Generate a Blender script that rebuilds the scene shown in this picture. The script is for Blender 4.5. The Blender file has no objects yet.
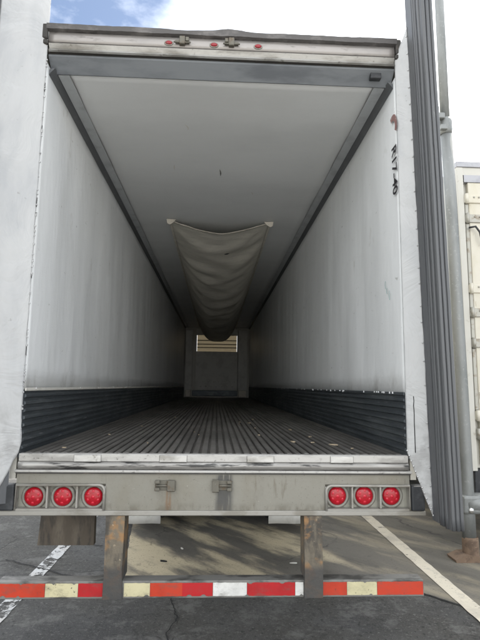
import bpy, bmesh, math, random
from mathutils import Vector, Matrix, noise
C = bpy.context.scene
COL = C.collection
random.seed(7)
D = 1.33                       # height of the trailer deck above the ground

# ------------------------------------------------------------------ camera
cam_d = bpy.data.cameras.new('camera')
cam = bpy.data.objects.new('camera', cam_d); COL.objects.link(cam)
Rv = Vector((0.99875888, -0.04824663, 0.01236811)); Uv = Vector((-0.01870049, -0.13309497, 0.99092685))
Fv = Rv.cross(Uv) * -1
m = Matrix((Rv, Uv, -Fv)).transposed().to_4x4()
m.translation = (-0.0146, -3.2295, D + 0.431)
cam.matrix_world = m
cam_d.sensor_fit = 'VERTICAL'; cam_d.sensor_height = 24.0; cam_d.lens = 490.57 / 640 * 24
cam_d.clip_start = 0.05; cam_d.clip_end = 2000
C.camera = cam

# ------------------------------------------------------------------ sky, sun, exposure
SUN_EL, SUN_AZ = math.radians(50), math.radians(37)      # azimuth clockwise from +Y (ahead), to the right
w = bpy.data.worlds.new('World'); C.world = w; w.use_nodes = True
nt = w.node_tree; nt.nodes.clear()
def wn(t, **k):
    n = nt.nodes.new(t)
    for a, b in k.items(): setattr(n, a, b)
    return n
sky = wn('ShaderNodeTexSky', sky_type='NISHITA', sun_disc=False)
sky.sun_elevation = SUN_EL; sky.sun_rotation = SUN_AZ; sky.dust_density = 0.5; sky.air_density = 1.0
tc = wn('ShaderNodeTexCoord'); mp = wn('ShaderNodeMapping')
mp.inputs['Scale'].default_value = (1.1, 1.1, 2.2); mp.inputs['Location'].default_value = (0.27, 7.81, 6.5)
nz = wn('ShaderNodeTexNoise'); nz.inputs['Scale'].default_value = 1.0; nz.inputs['Detail'].default_value = 8; nz.inputs['Roughness'].default_value = .58
rp = wn('ShaderNodeValToRGB'); rp.color_ramp.elements[0].position = .38; rp.color_ramp.elements[1].position = .60
mx = wn('ShaderNodeMix', data_type='RGBA'); mx.inputs['B'].default_value = (11.7, 11.9, 12.0, 1)
bg = wn('ShaderNodeBackground'); bg.inputs['Strength'].default_value = .11
ow = wn('ShaderNodeOutputWorld')
L = nt.links.new
L(tc.outputs['Generated'], mp.inputs['Vector']); L(mp.outputs[0], nz.inputs['Vector']); L(nz.outputs['Fac'], rp.inputs[0])
L(rp.outputs[0], mx.inputs['Factor']); hs = wn('ShaderNodeHueSaturation'); hs.inputs['Saturation'].default_value = .9; hs.inputs['Value'].default_value = .58
L(sky.outputs[0], hs.inputs['Color']); L(hs.outputs[0], mx.inputs['A']); L(mx.outputs['Result'], bg.inputs[0]); L(bg.outputs[0], ow.inputs[0])
sl = bpy.data.lights.new('sun', 'SUN'); sl.energy = 3.2; sl.angle = math.radians(.5); sl.color = (1, .93, .82)
so = bpy.data.objects.new('sun', sl); COL.objects.link(so)
sd = Vector((math.sin(SUN_AZ) * math.cos(SUN_EL), math.cos(SUN_AZ) * math.cos(SUN_EL), math.sin(SUN_EL)))
so.rotation_euler = sd.to_track_quat('Z', 'Y').to_euler()
C.view_settings.view_transform = 'Standard'; C.view_settings.look = 'None'
C.view_settings.exposure = 1.45; C.view_settings.gamma = 1

# ------------------------------------------------------------------ materials
class Mat:
    def __init__(s, name, base, rough=.6, metal=0.0, spec=.5):
        s.m = bpy.data.materials.new(name); s.m.use_nodes = True
        s.t = s.m.node_tree; s.b = s.t.nodes['Principled BSDF']
        s.b.inputs['Roughness'].default_value = rough; s.b.inputs['Metallic'].default_value = metal
        s.b.inputs['Specular IOR Level'].default_value = spec
        c = s.t.nodes.new('ShaderNodeRGB'); c.outputs[0].default_value = (*base, 1); s.col = c.outputs[0]
        s.co = s.t.nodes.new('ShaderNodeNewGeometry').outputs['Position']     # real world metres
        s.h = None; s.link()
    def link(s): s.t.links.new(s.col, s.b.inputs['Base Color'])
    def n(s, t, **k):
        n = s.t.nodes.new(t)
        for a, b in k.items(): setattr(n, a, b)
        return n
    def noise(s, scale, detail=5, rough=.6, sc=(1, 1, 1), loc=(0, 0, 0), dist=0):
        mp = s.n('ShaderNodeMapping'); mp.inputs['Scale'].default_value = sc; mp.inputs['Location'].default_value = loc
        s.t.links.new(s.co, mp.inputs[0])
        nz = s.n('ShaderNodeTexNoise'); nz.inputs['Scale'].default_value = scale; nz.inputs['Detail'].default_value = detail
        nz.inputs['Roughness'].default_value = rough; nz.inputs['Distortion'].default_value = dist
        s.t.links.new(mp.outputs[0], nz.inputs['Vector']); return nz.outputs['Fac']
    def ramp(s, v, a, b):
        r = s.n('ShaderNodeMapRange'); r.inputs[1].default_value = a; r.inputs[2].default_value = b; r.interpolation_type = 'SMOOTHSTEP'
        s.t.links.new(v, r.inputs[0]); return r.outputs[0]
    def math(s, op, a, b):
        r = s.n('ShaderNodeMath', operation=op); r.use_clamp = False
        for i, v in enumerate((a, b)):
            if isinstance(v, (int, float)): r.inputs[i].default_value = v
            else: s.t.links.new(v, r.inputs[i])
        return r.outputs[0]
    def mix(s, fac, colr, amt=1.0):
        x = s.n('ShaderNodeMix', data_type='RGBA')
        f = s.math('MULTIPLY', fac, amt) if amt != 1.0 else fac
        s.t.links.new(f, x.inputs['Factor']); s.t.links.new(s.col, x.inputs['A']); x.inputs['B'].default_value = (*colr, 1)
        s.col = x.outputs['Result']; s.link(); return s
    def dirt(s, scale, colr, lo, hi, amt=1.0, **k):
        return s.mix(s.ramp(s.noise(scale, **k), lo, hi), colr, amt)
    def xyz(s):
        x = s.n('ShaderNodeSeparateXYZ'); s.t.links.new(s.co, x.inputs[0]); return x.outputs
    def band(s, v, a, b, soft):
        return s.math('MULTIPLY', s.ramp(v, a - soft, a + soft), s.math('SUBTRACT', 1.0, s.ramp(v, b - soft, b + soft)))
    def bump(s, v, dist=.01, strength=.5):
        b = s.n('ShaderNodeBump'); b.inputs['Distance'].default_value = dist; b.inputs['Strength'].default_value = strength
        s.t.links.new(v, b.inputs['Height'])
        if s.h: s.t.links.new(s.h, b.inputs['Normal'])
        s.h = b.outputs[0]; s.t.links.new(s.h, s.b.inputs['Normal']); return s
    def rough(s, v, a, b):
        r = s.n('ShaderNodeMapRange'); r.inputs[3].default_value = a; r.inputs[4].default_value = b
        s.t.links.new(v, r.inputs[0]); s.t.links.new(r.outputs[0], s.b.inputs['Roughness']); return s

M = {}
a = Mat('asphalt', (.060, .057, .051), .85); M['asphalt'] = a
a.dirt(1.1, (0.090, 0.090, 0.090), .42, .66, .8); a.dirt(.5, (0.031, 0.031, 0.033), .45, .62, .7, loc=(3, 1, 0))
a.dirt(32, (0.148, 0.144, 0.136), .56, .68, .8, detail=4); a.dirt(26, (0.014, 0.014, 0.014), .56, .66, .8, detail=4, loc=(9, 2, 0)); a.dirt(2.6, (0.15, 0.147, 0.14), .5, .62, .8, loc=(7, 2, 0), rough=.8, detail=10); a.dirt(5, (.016, .016, .016), .54, .66, .75, loc=(1, 8, 0), rough=.8, detail=10)
def cracks(mt, scale, wid, loc):
    mp = mt.n('ShaderNodeMapping'); mp.inputs['Location'].default_value = loc
    va = mt.n('ShaderNodeVectorMath', operation='ADD'); nzz = mt.n('ShaderNodeTexNoise'); nzz.inputs['Scale'].default_value = 3; nzz.inputs['Detail'].default_value = 6
    sc = mt.n('ShaderNodeVectorMath', operation='SCALE'); sc.inputs['Scale'].default_value = .5
    mt.t.links.new(mt.co, nzz.inputs['Vector']); mt.t.links.new(nzz.outputs['Color'], sc.inputs[0])
    mt.t.links.new(mt.co, va.inputs[0]); mt.t.links.new(sc.outputs[0], va.inputs[1]); mt.t.links.new(va.outputs[0], mp.inputs[0])
    v = mt.n('ShaderNodeTexVoronoi', feature='DISTANCE_TO_EDGE'); v.inputs['Scale'].default_value = scale
    mt.t.links.new(mp.outputs[0], v.inputs['Vector'])
    return mt.math('SUBTRACT', 1.0, mt.ramp(v.outputs['Distance'], 0, wid))
ck = a.math('MULTIPLY', cracks(a, .75, .022, (.37, .2, 0)), a.ramp(a.noise(1.3, loc=(4, 4, 0)), .42, .6))
a.mix(ck, (.016, .015, .014), .6)
a.dirt(90, (.15, .145, .135), .58, .66, .7, detail=3); a.bump(a.noise(55, detail=6, rough=.75), .018, 1); a.bump(a.noise(5, detail=6), .03, .5); a.bump(a.math('SUBTRACT', 1.0, ck), .02, .6)

a = Mat('concrete', (.128, .118, .10), .85); M['concrete'] = a
def streak(mt, scale, along, across, ang, loc, detail=6):
    m1 = mt.n('ShaderNodeMapping'); m1.inputs['Rotation'].default_value = (0, 0, math.radians(ang)); mt.t.links.new(mt.co, m1.inputs[0])
    m2 = mt.n('ShaderNodeMapping'); m2.inputs['Scale'].default_value = (along, across, 1); m2.inputs['Location'].default_value = loc; mt.t.links.new(m1.outputs[0], m2.inputs[0])
    nz_ = mt.n('ShaderNodeTexNoise'); nz_.inputs['Scale'].default_value = scale; nz_.inputs['Detail'].default_value = detail; nz_.inputs['Roughness'].default_value = .55
    mt.t.links.new(m2.outputs[0], nz_.inputs['Vector']); return nz_.outputs['Fac']
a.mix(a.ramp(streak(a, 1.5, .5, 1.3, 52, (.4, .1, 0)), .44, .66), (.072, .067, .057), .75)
sun_streak_fade = a.math('SUBTRACT', 1.0, a.math('MULTIPLY', a.ramp(a.xyz()[0], .7, 1.9), .72)); a.mix(a.math('MULTIPLY', a.ramp(streak(a, 1.5, .45, 1.5, 52, (3.2, 1.7, 0)), .46, .62), sun_streak_fade), (.54, .465, .32), .95)  # sun streaks under the trailer painted into the colour, weaker to the right
a.dirt(9, (.07, .066, .058), .58, .72, .5)
a.dirt(55, (0.047, 0.043, 0.039), .62, .72, .7, detail=2)
ck = a.math('MULTIPLY', cracks(a, .5, .012, (1.9, .8, 0)), a.ramp(a.noise(1.3), .45, .6)); a.mix(ck, (.03, .028, .025), .7)
a.bump(a.noise(40, detail=4), .004, .6); a.bump(a.noise(3, detail=5), .015, .35)

a = Mat('bounce_ground', (.48, .475, .46), .85); M['bounce_pale'] = a; a.dirt(.7, (.38, .375, .36), .42, .65, .8); a.bump(a.noise(30), .004, .5)  # pale colour of the unseen ground added to bounce light
def paint_line(name, colr, lo, hi):
    a = Mat(name, colr, .7); M[name] = a
    a.dirt(6, (.3, .28, .25), .5, .7, .6); a.dirt(2, (.36, .33, .28), .45, .65, .6, detail=8); a.dirt(45, (.12, .11, .1), .6, .7, .7); a.bump(a.noise(60), .003, .5)
    tr = a.n('ShaderNodeBsdfTransparent'); ms = a.n('ShaderNodeMixShader')
    a.t.links.new(a.ramp(a.noise(7, detail=7, rough=.7, loc=(1, 5, 0)), lo, hi), ms.inputs[0])
    a.t.links.new(a.b.outputs[0], ms.inputs[1]); a.t.links.new(tr.outputs[0], ms.inputs[2])
    a.t.links.new(ms.outputs[0], a.t.nodes['Material Output'].inputs[0])
paint_line('line_cream', (0.576, 0.528, 0.432), .62, .68); paint_line('line_white', (0.5, 0.505, 0.505), .50, .58)

a = Mat('wall_liner', (.84, .85, .85), .42); M['liner'] = a
a.dirt(1.2, (.75, .755, .74), .42, .7, .7, sc=(1, 1.1, .35)); a.dirt(1.3, (.74, .75, .745), .4, .65, .6, sc=(1, 1, .25), loc=(0, 5, 0))
a.dirt(22, (.25, .24, .21), .66, .76, .5, sc=(1, .5, 1)); 
z = a.xyz()[2]
lowdirt = a.math('MULTIPLY', a.math('SUBTRACT', 1.0, a.ramp(z, D + .40, D + .62)), a.ramp(a.noise(6, sc=(1, 1, .6), detail=7), .5, .7)); a.mix(lowdirt, (.42, .41, .38), .5)
a.dirt(7, (.45, .43, .38), .62, .74, .35, sc=(1, 1, .5), detail=8); a.bump(a.noise(1.6, sc=(1, 1.2, .4), detail=4), .06, .25); a.bump(a.noise(90, detail=2), .002, .3)
a = Mat('ceiling_liner', (.70, .71, .705), .5); M['ceil'] = a
a.dirt(2, (.63, .64, .635), .4, .7, .6, sc=(.5, .9, 1)); a.dirt(30, (.8, .8, .78), .70, .76, .5); a.bump(a.noise(2, sc=(.4, 1.2, 1), detail=3), .02, .25)
a = Mat('door_skin', (.45, .452, .45), .38); M['door_skin'] = a
a.dirt(2.2, (.31, .32, .335), .42, .7, .8, sc=(1, 1, .35), dist=.8); a.dirt(25, (.22, .21, .2), .66, .76, .6)
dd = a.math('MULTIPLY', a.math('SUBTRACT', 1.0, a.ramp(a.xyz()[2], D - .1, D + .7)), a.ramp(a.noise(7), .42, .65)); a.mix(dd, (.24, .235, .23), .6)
a.bump(a.noise(2.5, dist=1.5, detail=4), .05, .35)
a = Mat('scuff_metal', (.085, .097, .106), .40, .55); M['scuff'] = a
a.dirt(5, (.16, .175, .18), .45, .7, .7, sc=(1, .25, 2)); a.dirt(30, (.3, .31, .31), .62, .7, .6, sc=(1, .15, 1.5)); a.dirt(50, (.30, .30, .28), .68, .75, .8); a.rough(a.noise(7), .35, .65); a.bump(a.noise(14), .004, .4)
a = Mat('floor_metal', (.14, .132, .122), .5, .4); M['floor'] = a
a.dirt(4, (.085, .08, .074), .42, .62, .8, sc=(1, .3, 1)); a.dirt(14, (.17, .165, .155), .55, .72, .7, sc=(1, .2, 1)); a.rough(a.noise(6), .4, .75)
a.bump(a.noise(30), .003, .5)
a = Mat('cove_dark', (.10, .105, .11), .55); M['cove'] = a; a.dirt(8, (.12, .125, .13), .5, .7, .7)
a = Mat('cove_grey', (.48, .50, .51), .5, .2); M['cove_grey'] = a; a.dirt(6, (.36, .37, .38), .45, .7, .8)
a = Mat('header_grey', (.235, .25, .265), .42, .35); M['header'] = a; a.dirt(5, (.13, .14, .155), .45, .7, .8, sc=(.3, 1, 1)); a.dirt(30, (.36, .37, .38), .68, .76, .7)
a = Mat('header_strip', (.30, .28, .265), .4, .3); M['hstrip'] = a; a.dirt(5, (.24, .23, .22), .46, .7, .8, sc=(.5, 1, 1)); a.dirt(14, (.12, .11, .1), .56, .72, .7, sc=(.5, 1, 2)); a.bump(a.noise(8), .004, .4)
a = Mat('cap_rail', (.085, .08, .078), .6, .2); M['cap'] = a; a.dirt(9, (.16, .15, .145), .48, .66, .8, sc=(.6, 1, 1)); a.bump(a.noise(22), .006, .6)
a = Mat('bare_aluminium', (.46, .455, .44), .34, .85); M['alu'] = a
a.dirt(7, (.25, .24, .22), .48, .66, .9, sc=(.35, 1, 1)); a.dirt(30, (.16, .15, .13), .6, .72, .7); a.rough(a.noise(12), .25, .6); a.bump(a.noise(18), .004, .5)
a = Mat('sill_metal', (.42, .41, .39), .45, .4); M['sill'] = a
a.dirt(9, (0.264, 0.256, 0.240), .48, .66, .8, sc=(.5, 1, 1.5)); a.dirt(35, (0.112, 0.104, 0.096), .6, .7, .7); a.bump(a.noise(18), .004, .5)
a = Mat('channel_dark', (.26, .25, .235), .45, .5); M['channel'] = a
a.dirt(7, (.42, .41, .39), .5, .66, .8, sc=(.3, 1, 3)); a.dirt(16, (.02, .02, .02), .5, .62, .9, sc=(.3, 1, 2.5), detail=6)
a = Mat('frame_paint', (0.215, 0.207, 0.178), .42, .3); M['frame'] = a
a.dirt(3, (0.184, 0.169, 0.133), .42, .68, .8, sc=(1, 1, .5)); a.dirt(16, (0.137, 0.122, 0.094), .58, .72, .7, sc=(1.4, 1, .3)); a.dirt(60, (0.115, 0.101, 0.079), .66, .74, .6)
x, y, z = a.xyz()
nzs = a.ramp(a.noise(26, sc=(1.5, 1, .22)), .35, .6); below = a.math('SUBTRACT', 1.0, a.ramp(z, D - .22, D - .18))
a.mix(a.math('MULTIPLY', a.math('MULTIPLY', a.band(x, -.315, -.285, .012), below), nzs), (.17, .085, .035), .9)
st = a.math('MULTIPLY', a.math('MULTIPLY', a.band(x, -.005, .10, .02), a.math('SUBTRACT', 1.0, a.ramp(z, D - .14, D - .11))), a.ramp(a.noise(20, sc=(2, 1, .12)), .38, .56)); a.mix(st, (.05, .05, .05), .85)
a.dirt(2.4, (.12, .108, .085), .5, .74, .6, sc=(1, 1, .7), detail=9, rough=.7); a.dirt(90, (.1, .09, .07), .63, .7, .6); a.dirt(40, (.36, .35, .31), .68, .74, .7)
edge = a.math('MULTIPLY', a.math('SUBTRACT', 1.0, a.ramp(z, D - .345, D - .29)), a.ramp(a.noise(15, sc=(1, 1, .5), loc=(2, 2, 2)), .42, .62)); a.mix(edge, (.10, .088, .066), .6)
top = a.math('MULTIPLY', a.ramp(z, D - .19, D - .115), a.ramp(a.noise(11, sc=(.6, 1, 1)), .45, .62)); a.mix(top, (.2, .19, .16), .6)
a.bump(a.noise(7), .006, .4)
a = Mat('frame_lip', (0.30, 0.288, 0.26), .5, .25); M['lip'] = a; a.dirt(9, (0.194, 0.180, 0.151), .48, .66, .8, sc=(.5, 1, 1)); a.bump(a.noise(20), .003, .4)
a = Mat('rubber', (.022, .024, .027), .6); M['rubber'] = a; a.dirt(9, (.06, .062, .065), .5, .7, .8); a.bump(a.noise(25), .004, .5)
a = Mat('dark_steel', (.045, .042, .038), .65, .2); M['dark'] = a; a.dirt(8, (.09, .075, .06), .5, .7, .8)
a = Mat('brown_steel', (.085, .068, .05), .7, .1); M['brown'] = a; a.dirt(7, (.15, .125, .095), .5, .7, .8, sc=(1, 1, .3)); a.dirt(12, (.035, .03, .026), .48, .62, .8, sc=(1, 1, .25)); a.bump(a.noise(20), .004, .5)
a = Mat('rusty_post', (.16, .135, .10), .75, .1); M['post'] = a
a.dirt(10, (.045, .042, .038), .42, .62, .85, sc=(1, 1, .4)); a.dirt(9, (.30, .165, .07), .47, .62, .85, loc=(3, 0, 2)); a.dirt(34, (.42, .34, .24), .64, .72, .7)
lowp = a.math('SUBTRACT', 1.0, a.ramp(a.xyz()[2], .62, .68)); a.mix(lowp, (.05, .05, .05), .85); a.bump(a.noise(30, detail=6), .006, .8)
a = Mat('bar_steel', (.2, .195, .18), .6, .3); M['bar'] = a; a.dirt(9, (.045, .043, .04), .45, .62, .8, sc=(.5, 1, 1)); a.dirt(20, (.25, .22, .2), .6, .72, .6); a.bump(a.noise(25), .004, .5)
def tape(name, colr, chip):
    a = Mat(name, colr, .35); M[name] = a
    a.dirt(5, tuple(c * .72 for c in colr), .45, .7, .7); a.dirt(22, (.05, .045, .04), chip, chip + .05, .9, detail=6, rough=.7); a.dirt(80, (.08, .05, .04), .64, .72, .6); a.dirt(9, (.10, .085, .07), .48, .72, .6, sc=(1, 1, 2), detail=9, rough=.75)
tape('tape_red', (0.42, 0.017, 0.02), .64); tape('tape_orange', (0.48, 0.045, 0.02), .63); tape('tape_cream', (0.56, 0.51, 0.32), .59); tape('tape_white', (0.656, 0.648, 0.616), .66)
a = Mat('lens_red', (.36, .005, .014), .2); M['lens'] = a; a.dirt(20, (.24, .006, .012), .5, .7, .6); a.dirt(40, (.22, .09, .075), .64, .76, .5)
a = Mat('marker_lens', (.26, .012, .02), .35); M['marker'] = a; a.dirt(30, (.2, .1, .09), .5, .7, .6)
a = Mat('lens_dot', (.50, .012, .03), .22); M['lens_dot'] = a
a = Mat('lamp_bezel', (0.240, 0.228, 0.200), .55, .1); M['bezel'] = a; a.dirt(25, (0.160, 0.152, 0.128), .5, .7, .7)
a = Mat('box_back', (0.288, 0.280, 0.240), .55, .15); M['boxback'] = a; a.dirt(14, (0.176, 0.168, 0.136), .5, .68, .8); a.bump(a.noise(25), .003, .4)
a = Mat('canvas', (.70, .665, .58), .85); M['canvas'] = a
a.dirt(4, (.58, .55, .48), .42, .68, .8, sc=(.6, 2, 1)); a.dirt(40, (.2, .19, .17), .62, .74, .5); a.bump(a.noise(9, sc=(.5, 2.2, 1), detail=6), .02, .5); a.bump(a.noise(250, detail=1), .001, .4)
a = Mat('canvas_hem', (.74, .69, .60), .85); M['hem'] = a; a.dirt(15, (.4, .37, .32), .5, .7, .7)
a = Mat('black_hole', (.012, .012, .012), .9); M['black'] = a
a = Mat('bulkhead', (.62, .61, .57), .55); M['bulk'] = a; a.dirt(4, (.48, .47, .44), .45, .7, .7); a.dirt(14, (.75, .63, .58), .66, .74, .7)
a = Mat('pale_plate', (.6, .58, .53), .5); M['pale'] = a; a.dirt(6, (.4, .38, .34), .5, .7, .7)
a = Mat('vent_sheet', (.5, .45, .36), .6); M['vent'] = a
tl = a.n('ShaderNodeBsdfTranslucent'); tl.inputs[0].default_value = (.36, .33, .27, 1); ms = a.n('ShaderNodeMixShader'); ms.inputs[0].default_value = .6
a.dirt(7, (.4, .32, .2), .5, .7, .7)
a.t.links.new(a.b.outputs[0], ms.inputs[1]); a.t.links.new(tl.outputs[0], ms.inputs[2]); a.t.links.new(ms.outputs[0], a.t.nodes['Material Output'].inputs[0])
a = Mat('door_grey', (.088, .091, .095), .45); M['doorgrey'] = a
a.dirt(4, (0.068, 0.072, 0.080), .42, .68, .8, sc=(2, 2, .15)); a.dirt(20, (0.160, 0.160, 0.160), .66, .75, .6, sc=(1, 1, .4)); a.bump(a.noise(15, sc=(2, 2, .3)), .004, .4)
a = Mat('galvanised', (0.216, 0.224, 0.220), .5, .35); M['galv'] = a
a.dirt(6, (0.160, 0.168, 0.164), .42, .66, .8, sc=(1, 1, .3)); a.dirt(28, (0.288, 0.296, 0.288), .58, .7, .6); a.bump(a.noise(40), .002, .4)
a = Mat('rusty_foot', (.17, .115, .078), .8); M['foot'] = a; a.dirt(12, (.09, .06, .042), .45, .65, .8); a.dirt(30, (.3, .22, .15), .6, .72, .6); a.bump(a.noise(40, detail=6), .005, .8)
a = Mat('cream_paint', (0.56, 0.53, 0.45), .5); M['cream'] = a
a.dirt(4, (0.496, 0.456, 0.352), .42, .68, .8, sc=(1, 1, .4)); a.dirt(16, (0.336, 0.280, 0.192), .62, .74, .7, sc=(1.3, 1, .5)); a.bump(a.noise(10), .003, .3)
a = Mat('white_side', (.50, .485, .435), .45); M['wside'] = a; a.dirt(12, (.28, .25, .19), .6, .74, .6); a.dirt(3, (0.528, 0.520, 0.480), .45, .7, .7)
a = Mat('hinge_grey', (.36, .35, .31), .5, .4); M['hinge'] = a; a.dirt(14, (.22, .18, .13), .5, .68, .8)
a = Mat('keeper_steel', (.13, .122, .10), .55, .4); M['keeper'] = a; a.dirt(20, (.10, .06, .03), .5, .68, .7); a.dirt(50, (.3, .29, .26), .62, .72, .6)
a = Mat('trim_lavender', (.34, .34, .355), .4, .4); M['trim'] = a; a.dirt(6, (.24, .24, .26), .48, .7, .8)
a = Mat('ink_black', (.025, .022, .025), .6); M['ink'] = a
a = Mat('decal_maroon', (.27, .15, .14), .6); M['decal'] = a; a.dirt(45, (.5, .45, .42), .55, .66, .8)
a = Mat('wood_chip', (.42, .34, .24), .8); M['chip'] = a; a.dirt(40, (.4, .32, .22), .5, .7, .8)
a = Mat('flap_white', (.62, .61, .58), .65); M['flap'] = a; a.dirt(6, (.45, .44, .41), .45, .7, .7)
a = Mat('tyre', (.025, .025, .026), .8); M['tyre'] = a; a.dirt(9, (.05, .046, .042), .5, .7, .8)
a = Mat('steel_shine', (.7, .7, .7), .3, .9); M['shine'] = a; a.dirt(20, (.3, .29, .27), .5, .7, .8)

# ------------------------------------------------------------------ mesh helpers
class MB:
    def __init__(s): s.b = bmesh.new()
    def box(s, x0, x1, y0, y1, z0, z1, bev=0, seg=1):
        t = bmesh.new(); r = bmesh.ops.create_cube(t, size=1)
        for v in t.verts: v.co = Vector(((x0 + x1) / 2 + v.co.x * (x1 - x0), (y0 + y1) / 2 + v.co.y * (y1 - y0), (z0 + z1) / 2 + v.co.z * (z1 - z0)))
        if bev: bmesh.ops.bevel(t, geom=t.edges[:], offset=bev, segments=seg, affect='EDGES', profile=.5)
        return s.add(t)
    def add(s, t):
        me = bpy.data.meshes.new('tmp'); t.to_mesh(me); t.free(); s.b.from_mesh(me); bpy.data.meshes.remove(me); return s
    def tube(s, pts, r, seg=12, caps=True):
        pts = [Vector(p) for p in pts]; rr = r if isinstance(r, (list, tuple)) else [r] * len(pts); rings = []
        up = None
        for i, p in enumerate(pts):
            d = (pts[min(i + 1, len(pts) - 1)] - pts[max(i - 1, 0)]).normalized()
            if up is None: up = d.orthogonal().normalized()
            up = (up - d * up.dot(d)).normalized(); sd = d.cross(up)
            rings.append([s.b.verts.new(p + (up * math.cos(6.28318 * k / seg) + sd * math.sin(6.28318 * k / seg)) * rr[i]) for k in range(seg)])
        for a, b in zip(rings, rings[1:]):
            for k in range(seg): s.b.faces.new((a[k], a[(k + 1) % seg], b[(k + 1) % seg], b[k])).smooth = True
        if caps: s.b.faces.new(rings[0][::-1]); s.b.faces.new(rings[-1])
        return s
    def prism(s, poly, axis, a0, a1):
        """polygon of 2-D points swept along an axis: x -> (y,z), y -> (x,z), z -> (x,y)"""
        def P(u, v, t): return {'x': (t, u, v), 'y': (u, t, v), 'z': (u, v, t)}[axis]
        A = [s.b.verts.new(P(u, v, a0)) for u, v in poly]; B = [s.b.verts.new(P(u, v, a1)) for u, v in poly]; n = len(poly)
        s.b.faces.new(A); s.b.faces.new(B[::-1])
        for i in range(n): s.b.faces.new((A[i], B[i], B[(i + 1) % n], A[(i + 1) % n]))
        bmesh.ops.recalc_face_normals(s.b, faces=s.b.faces[:]); return s
    def grid(s, f, nu, nv, smooth=True):
        vs = [[s.b.verts.new(f(i / nu, j / nv)) for j in range(nv + 1)] for i in range(nu + 1)]
        for i in range(nu):
            for j in range(nv): s.b.faces.new((vs[i][j], vs[i + 1][j], vs[i + 1][j + 1], vs[i][j + 1])).smooth = smooth
        return s
    def shell(s, f, nu, nv, th):
        """a sheet with thickness: f gives the front, th a vector to the back"""
        th = Vector(th); fr = [[s.b.verts.new(f(i / nu, j / nv)) for j in range(nv + 1)] for i in range(nu + 1)]
        bk = [[s.b.verts.new(v.co + th) for v in r] for r in fr]
        for i in range(nu):
            for j in range(nv):
                s.b.faces.new((fr[i][j], fr[i + 1][j], fr[i + 1][j + 1], fr[i][j + 1])).smooth = True
                s.b.faces.new((bk[i][j + 1], bk[i + 1][j + 1], bk[i + 1][j], bk[i][j])).smooth = True
        def rim(a, b):
            for k in range(len(a) - 1): s.b.faces.new((a[k], b[k], b[k + 1], a[k + 1]))
        rim(fr[0], bk[0]); rim(fr[-1][::-1], bk[-1][::-1])
        rim([r[0] for r in fr][::-1], [r[0] for r in bk][::-1]); rim([r[-1] for r in fr], [r[-1] for r in bk])
        return s
    def lathe(s, c, axis, prof, seg=24):
        """profile (radius, offset along axis)"""
        ax = Vector(axis).normalized(); u = ax.orthogonal().normalized(); v = ax.cross(u); c = Vector(c); rings = []
        for r, t in prof:
            rings.append([s.b.verts.new(c + ax * t + (u * math.cos(6.28318 * k / seg) + v * math.sin(6.28318 * k / seg)) * max(r, 1e-4)) for k in range(seg)])
        for a, b in zip(rings, rings[1:]):
            for k in range(seg): s.b.faces.new((a[k], b[k], b[(k + 1) % seg], a[(k + 1) % seg])).smooth = True
        s.b.faces.new(rings[0]); s.b.faces.new(rings[-1][::-1])
        bmesh.ops.recalc_face_normals(s.b, faces=s.b.faces[:]); return s
    def build(s, name, mat, parent=None, recalc=True):
        if recalc: bmesh.ops.recalc_face_normals(s.b, faces=s.b.faces[:])
        me = bpy.data.meshes.new(name); s.b.to_mesh(me); s.b.free()
        for k in (mat if isinstance(mat, list) else [mat]): me.materials.append(M[k].m)
        return link(name, me, parent)
def link(name, me, parent=None, loc=(0, 0, 0), rot=(0, 0, 0), scl=(1, 1, 1)):
    o = bpy.data.objects.new(name, me); COL.objects.link(o); o.location = loc; o.rotation_euler = rot; o.scale = scl
    if parent:
        o.parent = parent
        if parent.type == 'EMPTY': o.matrix_parent_inverse = Matrix.Translation(-parent.location)
    return o
def sub(o, child_world_loc=None): return o
def twin(o, parent, loc, rot=(0, 0, 0)):
    c = o.copy(); COL.objects.link(c); c.location = loc; c.rotation_euler = rot; c.parent = parent
    if parent.type == 'EMPTY': c.matrix_parent_inverse = Matrix.Translation(-parent.location)
    else: c.matrix_parent_inverse = Matrix.Translation(-Vector(parent.location))
    return c
def tag(o, label, cat=None, group=None, kind=None):
    if label: o['label'] = label
    if cat: o['category'] = cat
    if group: o['group'] = group
    if kind: o['kind'] = kind
    return o
def thing(name, loc, label, cat, group=None):
    o = bpy.data.objects.new(name, None); COL.objects.link(o); o.location = loc; o.empty_display_size = .2
    return tag(o, label, cat, group)
def setting(o): o['kind'] = 'structure'; return o
def N(x, y, z=0): return noise.noise(Vector((x, y, z)))

# ------------------------------------------------------------------ ground
g = MB().grid(lambda u, v: Vector(((u - .5) * 900, (v - .5) * 900, 0)), 6, 6, False)
setting(g.build('asphalt_ground', 'asphalt'))
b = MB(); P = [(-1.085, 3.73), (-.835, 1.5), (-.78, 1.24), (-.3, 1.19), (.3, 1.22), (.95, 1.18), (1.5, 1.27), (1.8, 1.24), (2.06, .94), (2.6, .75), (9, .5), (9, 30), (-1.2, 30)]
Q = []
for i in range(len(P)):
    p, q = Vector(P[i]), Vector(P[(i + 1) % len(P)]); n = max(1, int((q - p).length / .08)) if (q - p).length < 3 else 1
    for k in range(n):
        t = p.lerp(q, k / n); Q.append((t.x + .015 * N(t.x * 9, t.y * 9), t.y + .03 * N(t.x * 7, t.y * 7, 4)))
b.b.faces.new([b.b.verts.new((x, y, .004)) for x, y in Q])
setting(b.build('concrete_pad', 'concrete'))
def pline(name, x0, x1, y0, y1, z, mat):
    n = int((y1 - y0) / .06); f = lambda u, v: Vector((x0 + (x1 - x0) * u + .008 * N(u * 3, v * (y1 - y0) * 8), y0 + (y1 - y0) * v, z))
    setting(MB().grid(f, 1, n, False).build(name, mat))
pline('parking_line', 2.02, 2.165, .05, 14, .009, 'line_cream')
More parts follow.
